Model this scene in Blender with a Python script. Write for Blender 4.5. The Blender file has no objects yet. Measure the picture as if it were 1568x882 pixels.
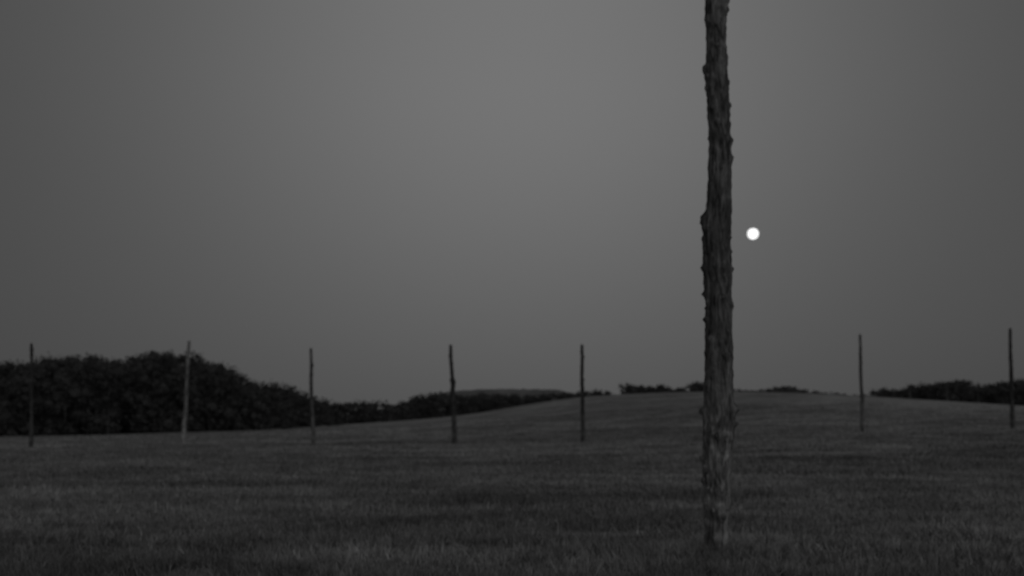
import bpy, math, random
import numpy as np
from mathutils import noise, Vector
random.seed(4); rng=np.random.default_rng(7)
S=bpy.context.scene
S.view_settings.view_transform='Standard'; S.view_settings.look='None'; S.view_settings.exposure=0
COL=S.collection
EYE=1.55; F=1700.0; TH=math.atan(202/F)
# survey helper: bearing/elevation readings -> metres at a given distance
def site(u,v,y):
    x=(u-784)/F; t=(441-v)/F
    dy=math.cos(TH)-t*math.sin(TH); dz=math.sin(TH)+t*math.cos(TH)
    k=y/dy
    return x*k, y, EYE+dz*k
# ---------------------------------------------------------------- terrain
def prof(tab,y):
    xs=[];zs=[]
    for u,v in tab:
        a=site(u,v,y); xs.append(a[0]); zs.append(a[2])
    return np.array(xs),np.array(zs)
CREST=[(-600,672),(0,668),(150,664),(300,660),(400,656),(480,652),(560,648),(640,643),(700,637),(760,628),(810,619),(860,611),(910,606),(960,603),(1070,600),(1150,600),(1250,604),(1320,608),(1400,615),(1470,621),(1568,627),(1900,640)]
MID=[(-600,688),(0,686),(480,683),(690,680),(890,677),(1100,668),(1320,661),(1560,657),(1900,657)]
cx,cz=prof(CREST,170); mx,mz=prof(MID,71)
def sm(t): 
    t=np.clip(t,0,1); return t*t*(3-2*t)
def ground_z(x,y):
    x=np.asarray(x,float); y=np.asarray(y,float)
    zm=np.interp(x,mx,mz); zc=sum(np.interp(x+o,cx,cz) for o in (-4,-2,0,2,4))/5
    a=sm((y-16)/55.0); b=np.clip((y-71)/99.0,0,1); b=b*b*(3-2*b)*.6+b*.4
    z=np.where(y<71, zm*a, zm+(zc-zm)*b)
    back=sm((y-172)/160.0)
    z=np.where(y>170, zc+(-2.5-zc)*back, z)
    z=z+0.03*np.sin(x*.31+y*.13)*np.sin(y*.17+1.3+.8*np.sin(x*.11))*sm((np.abs(y)-14)/20)
    return z
def mesh_obj(name,verts,faces,mat=None,smooth=True):
    me=bpy.data.meshes.new(name); 
    verts=np.asarray(verts,np.float32); faces=np.asarray(faces,np.int32); k=faces.shape[1]
    me.vertices.add(len(verts)); me.vertices.foreach_set('co',verts.ravel())
    me.loops.add(faces.size); me.loops.foreach_set('vertex_index',faces.ravel())
    me.polygons.add(len(faces)); me.polygons.foreach_set('loop_start',np.arange(0,faces.size,k,dtype=np.int32))
    me.polygons.foreach_set('loop_total',np.full(len(faces),k,np.int32))
    if smooth: me.polygons.foreach_set('use_smooth',np.ones(len(faces),bool))
    me.update(calc_edges=True); me.validate()
    ob=bpy.data.objects.new(name,me); COL.objects.link(ob)
    if mat: me.materials.append(mat)
    return ob
# ---------------------------------------------------------------- materials
class N:
    def __init__(s,tree): s.t=tree
    def add(s,ty,ins={},**kw):
        n=s.t.nodes.new(ty)
        for k,v in kw.items(): setattr(n,k,v)
        for k,v in ins.items():
            if isinstance(v,bpy.types.NodeSocket): s.t.links.new(v,n.inputs[k])
            else: n.inputs[k].default_value=v
        return n
    def m(s,op,a,b=0.0,c=None,clamp=False):
        n=s.t.nodes.new('ShaderNodeMath'); n.operation=op; n.use_clamp=clamp
        for i,v in enumerate((a,b,c)):
            if v is None: continue
            if isinstance(v,bpy.types.NodeSocket): s.t.links.new(v,n.inputs[i])
            else: n.inputs[i].default_value=v
        return n.outputs[0]
def newmat(name):
    m=bpy.data.materials.new(name); m.use_nodes=True
    m.node_tree.nodes.clear(); g=N(m.node_tree)
    out=g.add('ShaderNodeOutputMaterial'); b=g.add('ShaderNodeBsdfPrincipled',{'Roughness':.95})
    b.inputs['Specular IOR Level'].default_value=.15
    m.node_tree.links.new(b.outputs[0],out.inputs[0])
    return m,g,b
def patches(g):
    """world-anchored dried/green patch value, shared by soil and blades"""
    pos=g.add('ShaderNodeNewGeometry').outputs['Position']
    mp=g.add('ShaderNodeMapping',{'Vector':pos,'Scale':(0.13,0.30,0.0),'Rotation':(0,0,.12),'Location':(2.3,1.1,0)}).outputs[0]
    n1=g.add('ShaderNodeTexNoise',{'Vector':mp,'Scale':1.0,'Detail':6.0,'Roughness':.68,'Distortion':1.2}).outputs['Fac']
    mp2=g.add('ShaderNodeMapping',{'Vector':pos,'Scale':(0.8,1.2,0.0),'Location':(7,3,0)}).outputs[0]
    n2=g.add('ShaderNodeTexNoise',{'Vector':mp2,'Scale':1.0,'Detail':5.0,'Roughness':.7,'Distortion':.6}).outputs['Fac']
    mp3=g.add('ShaderNodeMapping',{'Vector':pos,'Scale':(0.030,0.045,0.0),'Location':(1,9,0)}).outputs[0]
    n4=g.add('ShaderNodeTexNoise',{'Vector':mp3,'Scale':1.0,'Detail':3.0}).outputs['Fac']
    a=g.add('ShaderNodeMapRange',{'Value':n1,'From Min':.38,'From Max':.64,'To Min':.68,'To Max':1.5}).outputs[0]
    b=g.add('ShaderNodeMapRange',{'Value':n2,'From Min':.36,'From Max':.66,'To Min':.72,'To Max':1.32}).outputs[0]
    c=g.add('ShaderNodeMapRange',{'Value':n4,'From Min':.36,'From Max':.64,'To Min':.8,'To Max':1.22}).outputs[0]
    # grass tone gets lighter with height on the mound
    sy=g.add('ShaderNodeSeparateXYZ',{'Vector':pos}).outputs['Z']
    pale=g.add('ShaderNodeMapRange',{'Value':sy,'From Min':.6,'From Max':4.5,'To Min':1.0,'To Max':1.22}).outputs[0]
    return g.m('MULTIPLY',g.m('MULTIPLY',g.m('MULTIPLY',a,b),c),pale),pos
def grey(g,v):
    return g.add('ShaderNodeCombineColor',{'Red':v,'Green':v,'Blue':v}).outputs[0]
mg,g,b=newmat('field_grass_ground')
p,pos=patches(g)
n3=g.add('ShaderNodeTexNoise',{'Vector':pos,'Scale':4.0,'Detail':6.0,'Roughness':.75}).outputs['Fac']
f=g.add('ShaderNodeMapRange',{'Value':n3,'From Min':.3,'From Max':.7,'To Min':.6,'To Max':1.4}).outputs[0]
v=g.m('MULTIPLY',g.m('MULTIPLY',p,f),.25)
g.t.links.new(grey(g,v),b.inputs['Base Color'])
bm=g.add('ShaderNodeBump',{'Height':n3,'Strength':.8,'Distance':.2}); g.t.links.new(bm.outputs[0],b.inputs['Normal'])
mb,g,b=newmat('grass_blades')
p,pos=patches(g)
wn=g.add('ShaderNodeTexNoise',{'Vector':pos,'Scale':9.0,'Detail':2.0}).outputs['Fac']
f=g.add('ShaderNodeMapRange',{'Value':wn,'From Min':.3,'From Max':.7,'To Min':.5,'To Max':1.5}).outputs[0]
v=g.m('MULTIPLY',g.m('MULTIPLY',p,f),.27)
g.t.links.new(grey(g,v),b.inputs['Base Color'])
def leafmat(name,base):
    m,g,b=newmat(name)
    pos=g.add('ShaderNodeNewGeometry').outputs['Position']
    a=g.add('ShaderNodeTexNoise',{'Vector':pos,'Scale':.22,'Detail':4.0,'Roughness':.6}).outputs['Fac']
    c=g.add('ShaderNodeTexNoise',{'Vector':pos,'Scale':2.0,'Detail':2.0}).outputs['Fac']
    f1=g.add('ShaderNodeMapRange',{'Value':a,'From Min':.35,'From Max':.65,'To Min':.7,'To Max':1.3}).outputs[0]
    f2=g.add('ShaderNodeMapRange',{'Value':c,'From Min':.3,'From Max':.7,'To Min':.8,'To Max':1.2}).outputs[0]
    v=g.m('MULTIPLY',g.m('MULTIPLY',f1,f2),base)
    g.t.links.new(grey(g,v),b.inputs['Base Color']); return m
def barkmat(name,base,scale=1.0,c1=(.3,1.7),c2=(.6,1.5)):
    m,g,b=newmat(name)
    co=g.add('ShaderNodeTexCoord').outputs['Object']
    mp=g.add('ShaderNodeMapping',{'Vector':co,'Scale':(15*scale,15*scale,3.2*scale)}).outputs[0]
    a=g.add('ShaderNodeTexNoise',{'Vector':mp,'Scale':1.0,'Detail':6.0,'Roughness':.65,'Distortion':1.4}).outputs['Fac']
    mp2=g.add('ShaderNodeMapping',{'Vector':co,'Scale':(5,5,2.6)}).outputs[0]
    c=g.add('ShaderNodeTexNoise',{'Vector':mp2,'Scale':1.0,'Detail':4.0,'Roughness':.6,'Distortion':.8}).outputs['Fac']
    f1=g.add('ShaderNodeMapRange',{'Value':a,'From Min':.34,'From Max':.66,'To Min':c1[0],'To Max':c1[1]}).outputs[0]
    f2=g.add('ShaderNodeMapRange',{'Value':c,'From Min':.36,'From Max':.64,'To Min':c2[0],'To Max':c2[1]}).outputs[0]
    sz=g.add('ShaderNodeSeparateXYZ',{'Vector':co}).outputs['Z']
    wear=g.add('ShaderNodeMapRange',{'Value':sz,'From Min':1.2,'From Max':2.3,'To Min':1.45,'To Max':.92}).outputs[0]
    v=g.m('MULTIPLY',g.m('MULTIPLY',g.m('MULTIPLY',f1,f2),base),wear)
    g.t.links.new(grey(g,v),b.inputs['Base Color'])
    bm=g.add('ShaderNodeBump',{'Height':a,'Strength':1.0,'Distance':.035}); g.t.links.new(bm.outputs[0],b.inputs['Normal'])
    return m
M_bark=barkmat('cedar_wood',.17); M_dark=barkmat('weathered_post_dark',.065,.6); M_mid=barkmat('weathered_post',.11,.6); M_light=barkmat('weathered_post_pale',.24,.6)
M_leaf=leafmat('foliage',.075); M_leaf2=leafmat('foliage_painted_haze',.10)  # foliage albedo lifted to stand in for haze, most on the second
# ---------------------------------------------------------------- ground sheet
xs=np.concatenate([-np.geomspace(4000,100,30)[:-1],np.arange(-100,100.1,1.25),np.geomspace(100,4000,30)[1:]])
ys=np.concatenate([-np.geomspace(3000,10,22)[:-1],np.arange(-10,60,.8),np.arange(60,340,2.2),np.geomspace(342,5000,30)])
X,Y=np.meshgrid(xs,ys); Z=ground_z(X,Y)
nx,ny=len(xs),len(ys)
V=np.stack([X.ravel(),Y.ravel(),Z.ravel()],1)
i=np.arange(nx-1)[None,:]+np.arange(ny-1)[:,None]*nx; i=i.ravel()
mesh_obj('grass_field_ground',V,np.stack([i,i+1,i+1+nx,i+nx],1),mg)
# ---------------------------------------------------------------- grass blades
def blades(n,x,y,h,w):
    z=ground_z(x,y); a=rng.uniform(0,2*math.pi,n); l=rng.normal(0,.8,n)*h; la=rng.uniform(0,2*math.pi,n)
    dx=np.cos(a)*w/2; dy=np.sin(a)*w/2
    v=np.empty((n,3,3)); v[:,0]=np.stack([x-dx,y-dy,z-.01],1); v[:,1]=np.stack([x+dx,y+dy,z-.01],1)
    v[:,2]=np.stack([x+l*np.cos(la),y+l*np.sin(la),z+h],1); return v.reshape(-1,3)
out=[]
n=480000
y=6*np.power(120/6,rng.random(n)); x=rng.uniform(-1,1,n)*(y*.56+3)
cl=np.array([noise.noise(Vector((a*.35,b_*.6,3)))+.9*noise.noise(Vector((a*1.5,b_*1.9,9))) for a,b_ in zip(x,y)])
h=np.maximum(.02,(.055+.06*rng.random(n))*(1+1.2*cl))
out.append(blades(n,x,y,h,.006+.0009*y))
PX,PY,_=site(1097,850,12.7)
n=3600; r=np.abs(rng.normal(0,.3,n))+.10; t=rng.uniform(0,6.283,n)
out.append(blades(n,PX+.05+r*np.cos(t)*1.7,PY+r*np.sin(t),rng.uniform(.08,.26,n)*np.clip(1.3-r,.4,1),.013))
for _ in range(420):
    yy=11*math.pow(9,rng.random()); xx=rng.uniform(-1,1)*yy*.55; k=60; sp_=rng.uniform(.12,.6)
    out.append(blades(k,xx+rng.normal(0,sp_*1.8,k),yy+rng.normal(0,sp_,k),rng.uniform(.08,.22,k),.016+.0006*yy))
BV=np.concatenate(out); mesh_obj('grass',BV,np.arange(len(BV)).reshape(-1,3),mb,False)
# ---------------------------------------------------------------- posts
def post(name,path,radf,mat,knobs,seg,step,ridge,seed,round_top=True):
    """path: list (x,y,z) control points bottom->top ; radf(z) radius ; knobs (z,ang,height,size)"""
    P=np.array(path); zz=np.arange(P[0,2],P[-1,2]+1e-6,step)
    px=np.interp(zz,P[:,2],P[:,0]); py=np.interp(zz,P[:,2],P[:,1])
    k=max(1,int(.25/step)); ker=np.ones(2*k+1)/(2*k+1)
    px=np.convolve(np.pad(px,k,'edge'),ker,'valid'); py=np.convolve(np.pad(py,k,'edge'),ker,'valid')
    verts=[]; ang=np.linspace(0,2*math.pi,seg,endpoint=False)
    for j,z in enumerate(zz):
        top=(zz[-1]-z)
        for a in ang:
            r=radf(z)
            ca,sa=math.cos(a),math.sin(a)
            nn=noise.noise(Vector((ca*2.2+seed,sa*2.2,z*1.3)))*.5+noise.noise(Vector((ca*5+seed,sa*5,z*4)))*.45+noise.noise(Vector((ca*9,sa*9+seed,z*14)))*.35
            r+=ridge*nn
            for kz,ka,kh,ks in knobs:
                dz=(z-kz)
                if abs(dz)<ks*3.2:
                    da=(a-ka+math.pi)%(2*math.pi)-math.pi
                    q=(dz/ (ks if dz<0 else ks*.6))**2+(da*radf(z)/(ks*.8))**2
                    if q<9: r+=kh*math.exp(-q)*(1+.7*noise.noise(Vector((a*6,z*25,seed))))
            if round_top and top<.06: r*= .72+.28*math.sqrt(max(0,top/.06))
            verts.append((px[j]+r*ca-P[0,0],py[j]+r*sa-P[0,1],z-P[0,2]))
    nv=len(zz); f=[]
    verts.append((px[-1]-P[0,0],py[-1]-P[0,1],zz[-1]+.01-P[0,2])); 
    A=np.arange(seg); B=(A+1)%seg
    for j in range(nv-1):
        f.append(np.stack([j*seg+A,j*seg+B,(j+1)*seg+B,(j+1)*seg+A],1))
    F4=np.concatenate(f)
    cap=np.stack([(nv-1)*seg+A,(nv-1)*seg+B,np.full(seg,nv*seg),np.full(seg,nv*seg)],1)
    me=bpy.data.meshes.new(name)
    me.from_pydata(verts,[],[tuple(q) for q in F4]+[tuple(q[:3]) for q in cap]); me.polygons.foreach_set('use_smooth',[True]*len(me.polygons))
    me.materials.append(mat); me.update()
    ob=bpy.data.objects.new(name,me); ob.location=P[0]; COL.objects.link(ob); return ob
SIL=[(-90,1079,1109),(0,1080,1111),(60,1081,1113),(100,1079,1115),(170,1083,1118),(240,1085,1120),(300,1083,1120),(345,1076,1119),(400,1076,1120),(450,1079,1121),(500,1080,1122),(560,1079,1123),(600,1078,1125),(640,1076,1126),(700,1076,1122),(760,1077,1119),(800,1078,1116),(845,1080,1114),(880,1081,1113)]
pts=[];rz=[];rr=[]
for v_,l,r_ in SIL[::-1]:
    a=site(l,v_,12.7); c=site(r_,v_,12.7); pts.append(((a[0]+c[0])/2,12.7,a[2])); rz.append(a[2]); rr.append((c[0]-a[0])/2)
def zat(v_): return site(1100,v_,12.7)[2]
L,R,FR=math.pi,0.0,-math.pi/2
K=[]
for v_,a,h_,s_ in [(105,L,.03,.08),(135,L,.025,.045),(118,L+.3,.03,.04),(30,L,.018,.07),(90,R,.02,.06),(125,R,.02,.04),(160,R,.03,.05),(188,R,.015,.03),(215,R,.022,.04),(240,R,.026,.05),(262,R,.015,.04),(335,L,.045,.12),(365,L,.025,.05),(385,L+.4,.03,.05),(410,L,.034,.045),(385,R-.5,.03,.06),(412,R,.034,.035),(355,R,.012,.05),(440,L,.015,.03),(470,R-.2,.018,.04),(488,L,.034,.04),(520,L+.6,.03,.06),(545,R,.016,.05),(575,R,.016,.04),(590,L+.5,.03,.06),(628,L,.06,.055),(648,R,.06,.04),(625,R-.7,.045,.09),(668,FR+.5,.05,.08),(700,L+.1,.045,.045),(712,R,.05,.05),(735,L,.03,.04),(745,FR+.2,.03,.07),(770,R-.4,.03,.06),(800,L+.4,.03,.06),(830,R-.6,.025,.06)]:
    K.append((zat(v_),a,h_,s_))
rs=random.Random(11)
for _ in range(44): K.append((rs.uniform(0,6.5),FR+rs.uniform(-1.3,1.3),rs.uniform(.015,.042),rs.uniform(.03,.07)))
for _ in range(14): K.append((rs.uniform(0,6.8),math.pi/2+rs.uniform(-1.2,1.2),rs.uniform(.02,.04),rs.uniform(.04,.07)))
post('wooden_post',pts,lambda z: float(np.interp(z,rz,rr))-.009,M_bark,K,64,.016,.036,2.0)
RING=[(48,684,48,524,M_dark,.105,71),(281,664,290,521,M_light,.12,78),(480,684,476,532,M_mid,.105,71),(696,681,690,527,M_dark,.125,71),(893,679,891,527,M_dark,.115,71),(1321,662,1317,511,M_mid,.095,71),(1550,657,1547,502,M_dark,.11,71),
      (1395,640,1393,592,M_mid,.11,190),(1452,640,1450,588,M_mid,.11,190)]
for k,(u0,v0,u1,v1,mt,rd,dd) in enumerate(RING):
    b0=site(u0,v0,dd); t1=site(u1,v1,dd); gz=float(ground_z(b0[0],dd))
    r3=random.Random(50+k)
    path=[]
    for q in np.linspace(0,1,7):
        w=.05*math.sin(q*math.pi*r3.choice([1,2]))*r3.uniform(-1,1)
        path.append((b0[0]+(t1[0]-b0[0])*q+w,dd+w*.6,(gz-.3)+(t1[2]-gz+.3)*q))
    kn=[(r3.uniform(gz+.4,t1[2]-.3),r3.uniform(0,6.28),r3.uniform(.02,.06),r3.uniform(.06,.14)) for _ in range(16)]
    if k==3: kn+=[(site(0,585,71)[2],0,.09,.3),(site(0,600,71)[2],math.pi,.05,.3)]
    zb,zt=gz,t1[2]
    post('wooden_post',path,lambda z,rd=rd,zb=zb,zt=zt: rd*(1.25-.45*(z-zb)/(zt-zb)),mt,kn,16,.07,.03,k*3.1)
# ---------------------------------------------------------------- trees
def blob(c,r,seed):
    vs=[];fs=[];nu,nw=8,5
    for a in range(nw+1):
        ph=math.pi*a/nw
        for bq in range(nu):
            t=2*math.pi*bq/nu; d=Vector((math.sin(ph)*math.cos(t),math.sin(ph)*math.sin(t),math.cos(ph)))
            k=.8+.35*noise.noise(d*2+Vector((seed,0,0)))
            vs.append((c[0]+d.x*r[0]*k,c[1]+d.y*r[1]*k,c[2]+d.z*r[2]*k))
    for a in range(nw):
        for bq in range(nu):
            q=(bq+1)%nu; fs.append((a*nu+bq,(a+1)*nu+bq,(a+1)*nu+q,a*nu+q))
    return vs,fs
def tree_mass(name,tab,yr,rows,spacing,leaf,per,mat,drop=.8,seed=1):
    R=random.Random(seed); us=[t[0] for t in tab]; vs_=[t[1] for t in tab]
    CV=[];CF=[];off=0; LV=[]
    for row in range(rows):
        y0=yr[0]+(yr[1]-yr[0])*row/max(1,rows-1)
        xa=site(us[0],0,y0)[0]; xb=site(us[-1],0,y0)[0]; x=xa+R.uniform(0,.5)*spacing
        while x<xb:
            yy=y0+R.uniform(-.4,.4)*spacing
            u=784+(x/yy)*(F*.993)
            vt=np.interp(u,us,vs_)
            top=site(0,vt,yy)[2]; gz=float(ground_z(x,yy))
            H=(top-gz)-R.uniform(-.1,drop)-(0 if row else drop*1.2)
            if H>0.8:
                W=min(spacing*R.uniform(.8,1.25),H*.7)
                tr=max(.06,H*.02)
                for (bx,by,bz,tx,ty,tz,r0,r1) in [(x,yy,gz-.2,x+R.uniform(-.2,.2),yy,gz+H*.75,tr,tr*.3)]+[(x,yy,gz+H*R.uniform(.25,.5),x+R.uniform(-.6,.6)*W,yy+R.uniform(-.6,.6)*W,gz+H*R.uniform(.6,.85),tr*.45,tr*.12) for _ in range(4)]:
                    for j in range(6):
                        t=j*math.pi/3; CV.append((bx+r0*math.cos(t),by+r0*math.sin(t),bz))
                    for j in range(6):
                        t=j*math.pi/3; CV.append((tx+r1*math.cos(t),ty+r1*math.sin(t),tz))
                    for j in range(6): CF.append((off+j,off+(j+1)%6,off+6+(j+1)%6,off+6+j))
                    off+=12
                nl=max(6,int(H*2.4))
                for l in range(nl):
                    hz=(l+.5)/nl
                    wz=W*(.95 if hz<.5 else .95*math.sqrt(max(.08,1-((hz-.5)/.56)**2)))
                    a=R.uniform(0,6.28); rr_=wz*R.uniform(.1,.75)
                    lr=max(leaf*1.8,W*R.uniform(.2,.42)*(1 if hz<.7 else .8)); lr=min(lr,H*.25)
                    cz_=min(gz+H*hz, gz+H-lr*.8) if l<nl-1 else gz+H-lr*.9
                    c=(x+rr_*math.cos(a),yy+rr_*math.sin(a),max(cz_,gz+lr*.5))
                    bv,bf=blob(c,(lr*.6,lr*.6,lr*.5),R.random()*50)
                    CV+=bv; CF+=[tuple(q+off for q in ff) for ff in bf]; off+=len(bv)
                    n=int(per*(lr/leaf)**2)+20
                    d=rng.normal(size=(n,3)); d/=np.linalg.norm(d,axis=1)[:,None]
                    rad=np.clip(rng.normal(.85,.27,n),.4,1.6)
                    pc=np.array(c)+d*rad[:,None]*np.array([lr*1.1,lr,lr*.85])
                    pc[:,2]=np.maximum(pc[:,2],gz+.05)
                    e1=rng.normal(size=(n,3)); e1/=np.linalg.norm(e1,axis=1)[:,None]
                    e2=np.cross(e1,rng.normal(size=(n,3))); e2/=np.linalg.norm(e2,axis=1)[:,None]
                    s=leaf*rng.uniform(.3,.8,n)[:,None]
                    LV.append(np.stack([pc-e1*s,pc+e2*s*.6,pc+e1*s,pc-e2*s*.6],1).reshape(-1,3))
            x+=spacing*R.uniform(.5,.9)
    LV=np.concatenate(LV); nC=len(CV)
    V=np.concatenate([np.array(CV),LV]); LF=np.arange(len(LV)).reshape(-1,4)+nC
    mesh_obj(name,V,np.concatenate([np.array(CF),LF]),mat,False); print(name,len(V))
T1=[(-420,558),(-200,548),(-60,552),(0,550),(50,554),(90,546),(120,542),(150,543),(163,548),(175,543),(215,543),(228,537),(265,534),(290,537),(310,547),(340,559),(365,570),(400,583),(425,583),(443,590),(455,602),(475,610),(500,618),(540,628)]
T2=[(435,604),(470,604),(490,607),(500,614),(530,617),(555,611),(580,612),(600,619),(625,619),(645,613)]
T3=[(614,616),(628,608),(645,604),(665,601),(690,600),(720,603),(760,601),(800,603),(850,599),(862,598),(880,601),(905,595),(925,596),(942,605)]
T5=[(950,594),(962,586),(975,588),(985,592),(1003,588),(1018,592),(1036,593),(1044,600)]
T6=[(1046,592),(1058,584),(1080,583),(1100,589),(1122,595),(1150,597),(1180,593),(1192,590),(1205,591),(1220,596),(1260,600),(1310,604)]
T7=[(1326,604),(1345,593),(1365,595),(1385,592),(1400,587),(1430,586),(1455,580),(1475,583),(1495,590),(1512,588),(1530,584),(1555,580),(1580,583),(1700,578),(1900,585)]
tree_mass('tree_line',T1,(133,165),5,3.8,.34,4.5,M_leaf,drop=1.0,seed=1)
tree_mass('tree_line',T2,(176,192),3,3.0,.34,5,M_leaf,drop=.5,seed=2)
tree_mass('tree_line',T3,(192,212),3,3.0,.36,5,M_leaf,drop=.4,seed=3)
tree_mass('tree_line',T5,(205,212),3,2.2,.36,5,M_leaf,drop=.25,seed=5)
tree_mass('tree_line',T6,(205,212),3,2.2,.36,5,M_leaf2,drop=.2,seed=6)
tree_mass('tree_line',T7,(196,216),4,3.0,.36,5,M_leaf,drop=.4,seed=7)
# distant wooded ridge
mr,g,b=newmat('ridge_painted_haze')
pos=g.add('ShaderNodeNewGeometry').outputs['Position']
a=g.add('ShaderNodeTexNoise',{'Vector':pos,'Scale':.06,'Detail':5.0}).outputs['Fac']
v=g.add('ShaderNodeMapRange',{'Value':a,'From Min':.3,'From Max':.7,'To Min':.12,'To Max':.24}).outputs[0]  # paler grey range paints distance haze into the ridge's base colour
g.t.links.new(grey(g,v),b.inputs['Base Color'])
TR=[(560,640),(640,612),(690,599),(730,596),(800,596),(850,596),(865,600),(900,606),(1000,609),(1150,608),(1300,611),(1500,620),(1700,640)]
rx=np.linspace(-90,300,200); ry=np.linspace(560,700,30)
tx_,tz_=prof(TR,600)
X,Y=np.meshgrid(rx,ry); top=np.interp(X,tx_,tz_)
Z=-3+(top+3)*np.exp(-((Y-600)/38)**2*1.0)+rng.normal(0,.2,X.shape)
nn_=len(rx)
i=(np.arange(nn_-1)[None,:]+np.arange(29)[:,None]*nn_).ravel()
mesh_obj('distant_hill',np.stack([X.ravel(),Y.ravel(),Z.ravel()],1),np.stack([i,i+1,i+nn_+1,i+nn_],1),mr)
# ---------------------------------------------------------------- moon
D=3500; a=site(1153,358,D)
bpy.ops.mesh.primitive_uv_sphere_add(segments=64,ring_count=32,radius=D*8.6/F,location=a)
mo=bpy.context.object; mo.name='moon'; bpy.ops.object.shade_smooth()
m=bpy.data.materials.new('moon_surface'); m.use_nodes=True; m.node_tree.nodes.clear(); g=N(m.node_tree)
co=g.add('ShaderNodeTexCoord').outputs['Object']
nz=g.add('ShaderNodeTexNoise',{'Vector':co,'Scale':.09,'Detail':4.0}).outputs['Fac']
st=g.add('ShaderNodeMapRange',{'Value':nz,'From Min':.35,'From Max':.65,'To Min':1.1,'To Max':1.5}).outputs[0]
e=g.add('ShaderNodeEmission',{'Color':(1,1,1,1),'Strength':st}); o=g.add('ShaderNodeOutputMaterial',{'Surface':e.outputs[0]})
mo.data.materials.append(m)
# ---------------------------------------------------------------- world
w=bpy.data.worlds.new('World'); S.world=w; w.use_nodes=True; w.node_tree.nodes.clear(); g=N(w.node_tree)
SE,SR=math.radians(2),math.radians(195)
sky=g.add('ShaderNodeTexSky',sky_type='NISHITA',sun_disc=False,sun_elevation=SE,sun_rotation=SR)
bw=g.add('ShaderNodeRGBToBW',{'Color':sky.outputs[0]}).outputs[0]
dr=g.add('ShaderNodeTexCoord').outputs['Generated']
sp=g.add('ShaderNodeSeparateXYZ',{'Vector':dr})
dx,dz=sp.outputs['X'],sp.outputs['Z']
q=g.m('DIVIDE',g.m('ADD',dx,-0.01),.34); gx=g.m('EXPONENT',g.m('MULTIPLY',g.m('MULTIPLY',q,q),-1.0))
vz=g.add('ShaderNodeMapRange',{'Value':dz,'From Min':-.02,'From Max':.31,'To Min':.28,'To Max':1.0},interpolation_type='SMOOTHSTEP').outputs[0]
L_=g.m('ADD',g.m('MULTIPLY',g.m('MULTIPLY',gx,vz),.118),.048)
L_=g.m('ADD',L_,g.m('MULTIPLY',bw,.006))
bg=g.add('ShaderNodeBackground',{'Color':grey(g,L_),'Strength':1.0})
g.add('ShaderNodeOutputWorld',{'Surface':bg.outputs[0]})
sl=bpy.data.lights.new('sun','SUN'); sl.energy=.2; sl.angle=math.radians(30); sl.color=(1,1,1)
so=bpy.data.objects.new('sun',sl); COL.objects.link(so)
dirv=Vector((-.6,1,-.28)); so.rotation_euler=dirv.to_track_quat('-Z','Y').to_euler()
# ---------------------------------------------------------------- camera
c=bpy.data.cameras.new('camera'); co_=bpy.data.objects.new('camera',c); COL.objects.link(co_)
co_.location=(0,0,EYE); co_.rotation_euler=(math.pi/2+TH,0,0)
c.sensor_width=36; c.lens=36*F/1568; c.clip_end=12000
c.dof.use_dof=True; c.dof.focus_distance=5.0; c.dof.aperture_fstop=2.2
S.camera=co_
